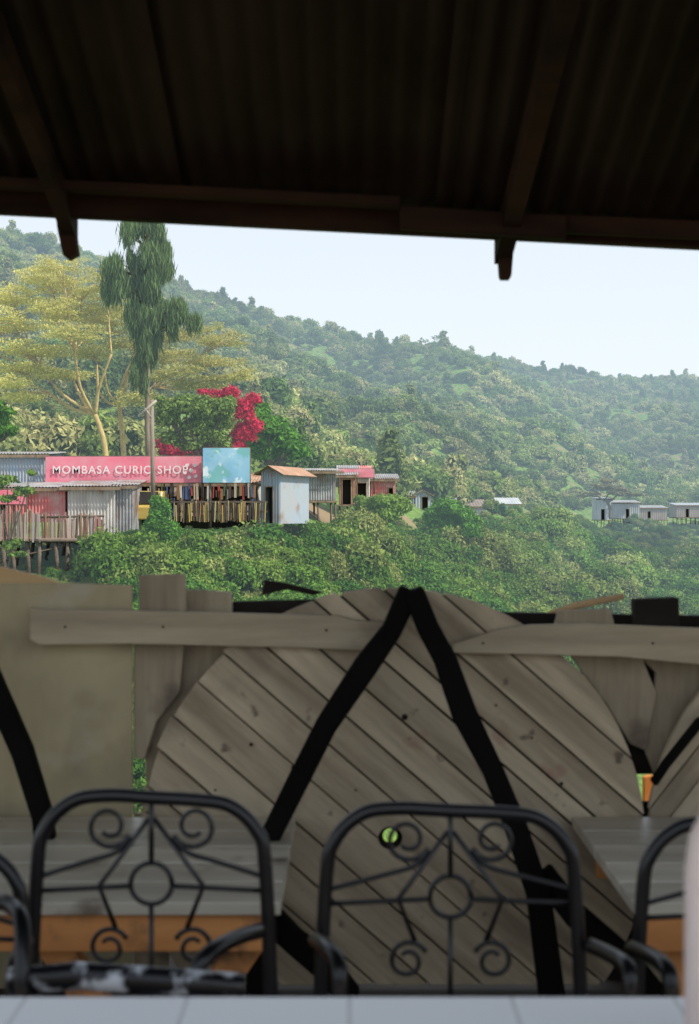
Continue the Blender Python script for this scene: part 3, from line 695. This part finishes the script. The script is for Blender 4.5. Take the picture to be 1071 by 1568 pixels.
nt.links.new(tc.outputs['Object'],br.inputs[0]); nt.links.new(br.outputs[0],b.inputs['Base Color'])
r=empty('tiled_table'); boxes('tile_top',[(-1.4,1.4,.75,1.765,.70,.75)],m_tile,r,.006)
boxes('legs',[(x,x+.06,y,y+.06,0,.698) for x in (-1.3,1.24) for y in (.82,1.62)],m_blk,r)
boxes('underframe',[(-1.3,1.3,.84,.87,.64,.698),(-1.3,1.3,1.64,1.67,.64,.698)],m_blk,r)
m_fl=mat('flask_enamel',(.84,.72,.68),(.74,.61,.57),scale=8,rough=.4)
pr=[(0,.0),(.052,.0),(.055,.01),(.055,.22),(.05,.255),(.038,.28),(.036,.31),(.03,.33),(0,.335)]
V=[];F=[];S=24; c=Vector((.235*1.5+.057,1.5,.752))
for (rr,z) in pr:
    for k in range(S): V.append(c+Vector((rr*math.cos(k*6.2832/S),rr*math.sin(k*6.2832/S),z)))
for i in range(len(pr)-1):
    for k in range(S): F.append((i*S+k,i*S+(k+1)%S,(i+1)*S+(k+1)%S,(i+1)*S+k))
fr=empty('vacuum_flask'); mesh_obj('body',V,F,m_fl,fr,True)
tube('handle',smooth_path([c+Vector((.05,-.0,.24)),c+Vector((.1,-.0,.22)),c+Vector((.1,-.0,.1)),c+Vector((.054,-.0,.06))],5),.007,m_fl,fr)
# chairs
m_iron=mat('black_iron',(.010,.010,.012),(.005,.005,.006),scale=10,rough=.28,spec=.5)
m_sheen=mat('black_enamel_painted_sheen',(.012,.012,.015),(.008,.008,.01),scale=5,rough=.25,spots=[((.7,.74,.8),.50,.56,2,13)])  # pale spots paint whitish reflections onto the black surface
def chair(cx,top,w,d,arms,yaw=0):
    r=empty('wrought_iron_chair'); r.location=(cx,d,0); r.rotation_euler=(0,0,yaw); h=w/2
    fr_=[(-h-.02,.04,.0),(-h-.012,.0,.45),(-h,0,top-.12),(-h+.015,0,top-.05),(-h+.06,0,top-.006),(-h+.12,0,top+.004),(0,0,top),(h-.12,0,top-.004),(h-.06,0,top-.014),(h-.015,0,top-.055),(h,0,top-.12),(h+.012,0,.45),(h+.02,.04,0)]
    tube('back_frame',smooth_path(fr_,6),.0120,m_iron,r,10)
    L=[]
    cz=top-.145; R=.035; t_=.0045
    circ=[Vector((R*math.cos(a),0,cz+R*math.sin(a))) for a in np.linspace(0,6.2832,21)]
    L.append((circ,t_,t_))
    def spiral(x,z,r0,dirn,ph,z2=1):
        return [Vector((x+dirn*(r0*(1-.62*t))*math.cos(ph+t*8.2),0,z+z2*(r0*(1-.62*t))*math.sin(ph+t*8.2))) for t in np.linspace(0,1,26)]
    for sg in (-1,1):
        sc=spiral(sg*.072,top-.048,.038,sg,3.6); L.append((sc,t_,.004))
        L.append((smooth_path([Vector((sg*.036,0,top-.065)),Vector((sg*.06,0,top-.092)),Vector((sg*.11,0,top-.108)),Vector((sg*(h-.004),0,cz+.012))],5),t_,t_))
        L.append(([Vector((sg*.004,0,top-.035)),Vector((sg*.088,0,cz-.004)),Vector((sg*.060,0,cz-.075))],t_,t_))
        L.append(([Vector((sg*R,0,cz-.004)),Vector((sg*(h-.004),0,cz-.012))],t_,t_))
        L.append((spiral(sg*.072,cz-.108,.034,sg,3.6,-1),t_,.004))
    L.append(([Vector((0,0,cz+R)),Vector((0,0,top))],t_,t_)); L.append(([Vector((0,0,cz-R)),Vector((0,0,cz-.24))],t_,t_))
    multi_tube('scrollwork',L,m_iron,r,6)
    multi_tube('cross_rails',[([Vector((-h,0,cz-.2)),Vector((h,0,cz-.2))],.007,.007),([Vector((-h-.01,0,.46)),Vector((h+.01,0,.46))],.009,.009)],m_iron,r,6)
    boxes('seat_pad',[(-h,h,-.42,-.02,.43,.47)],m_sheen,r,.015)
    multi_tube('front_legs',[([Vector((sg*h,-.4,.46)),Vector((sg*(h+.01),-.42,0))],.0115,.01) for sg in (-1,1)],m_iron,r,8)
    for i,a in enumerate(arms):
        tube('arm_%d'%i,[p-Vector((cx,d,0)) for p in smooth_path([W(*q) for q in a],5)],.0135,m_iron,r,8)
    return r
chair(W(232,0,2.4).x,.868,.385,2.4,[[(398,1425,2.36),(360,1437,2.28),(318,1462,2.2),(300,1500,2.18),(296,1600,2.18)],[(40,1440,2.36),(30,1460,2.25),(20,1500,2.2),(18,1600,2.2)]])
chair(W(690,0,2.4).x,.846,.42,2.4,[[(484,1438,2.38),(500,1450,2.3),(518,1474,2.24),(520,1510,2.22),(518,1600,2.22)],[(905,1448,2.38),(935,1462,2.3),(962,1482,2.22),(966,1520,2.2),(966,1600,2.2)]])
chair(W(1170,0,2.4).x,.822,.41,2.4,[[(968,1452,2.38),(995,1462,2.3),(1022,1484,2.22),(1028,1520,2.2),(1028,1600,2.2)]])
chair(W(-150,0,2.35).x,.80,.40,2.35,[[(-5,1380,2.3),(20,1388,2.26),(34,1415,2.2),(34,1500,2.15),(30,1600,2.15)]])
r=empty('rolled_vinyl_cover'); tube('roll',[W(16,1502,2.16),W(120,1494,2.16),W(260,1503,2.16),W(375,1512,2.16)],.021,m_sheen,r,14)

# ---------------------------------------------------------------- light, sky, camera
S=Vector((.80,-.38,1.0)).normalized()
sun=bpy.data.lights.new('sun','SUN'); sun.energy=4.8; sun.angle=math.radians(.5); sun.color=(1,.93,.80)
so=bpy.data.objects.new('sun',sun); link(so); so.rotation_euler=S.to_track_quat('Z','Y').to_euler()
w=bpy.data.worlds.new('World'); scene.world=w; w.use_nodes=True; nt=w.node_tree
sk=nt.nodes.new('ShaderNodeTexSky'); sk.sky_type='NISHITA'; sk.sun_disc=False; sk.sun_elevation=math.asin(S.z); sk.sun_rotation=math.atan2(S.x,S.y)
sk.air_density=1.0; sk.dust_density=4; sk.ozone_density=1.0; sk.altitude=1800
tc=nt.nodes.new('ShaderNodeTexCoord'); sx=nt.nodes.new('ShaderNodeSeparateXYZ'); nt.links.new(tc.outputs['Generated'],sx.inputs[0])
mr=nt.nodes.new('ShaderNodeMapRange'); mr.inputs[1].default_value=.02; mr.inputs[2].default_value=.55; mr.inputs[3].default_value=.95; mr.inputs[4].default_value=.55
nt.links.new(sx.outputs[2],mr.inputs[0])
mx=nt.nodes.new('ShaderNodeMixRGB'); nt.links.new(mr.outputs[0],mx.inputs[0]); nt.links.new(sk.outputs[0],mx.inputs[1]); mx.inputs[2].default_value=(6.2,6.7,7.1,1)
bg=nt.nodes['Background']; bg.inputs[1].default_value=.15; nt.links.new(mx.outputs[0],bg.inputs[0])
scene.view_settings.view_transform='Standard'; scene.view_settings.look='None'; scene.view_settings.exposure=0
cam=bpy.data.cameras.new('camera'); co=bpy.data.objects.new('camera',cam); link(co)
co.location=(0,0,EYE); co.rotation_euler=(math.pi/2,0,0)
cam.sensor_fit='VERTICAL'; cam.sensor_height=36; cam.lens=50; cam.clip_end=6000; cam.clip_start=.05
cam.dof.use_dof=True; cam.dof.focus_distance=75; cam.dof.aperture_fstop=5.6
scene.camera=co
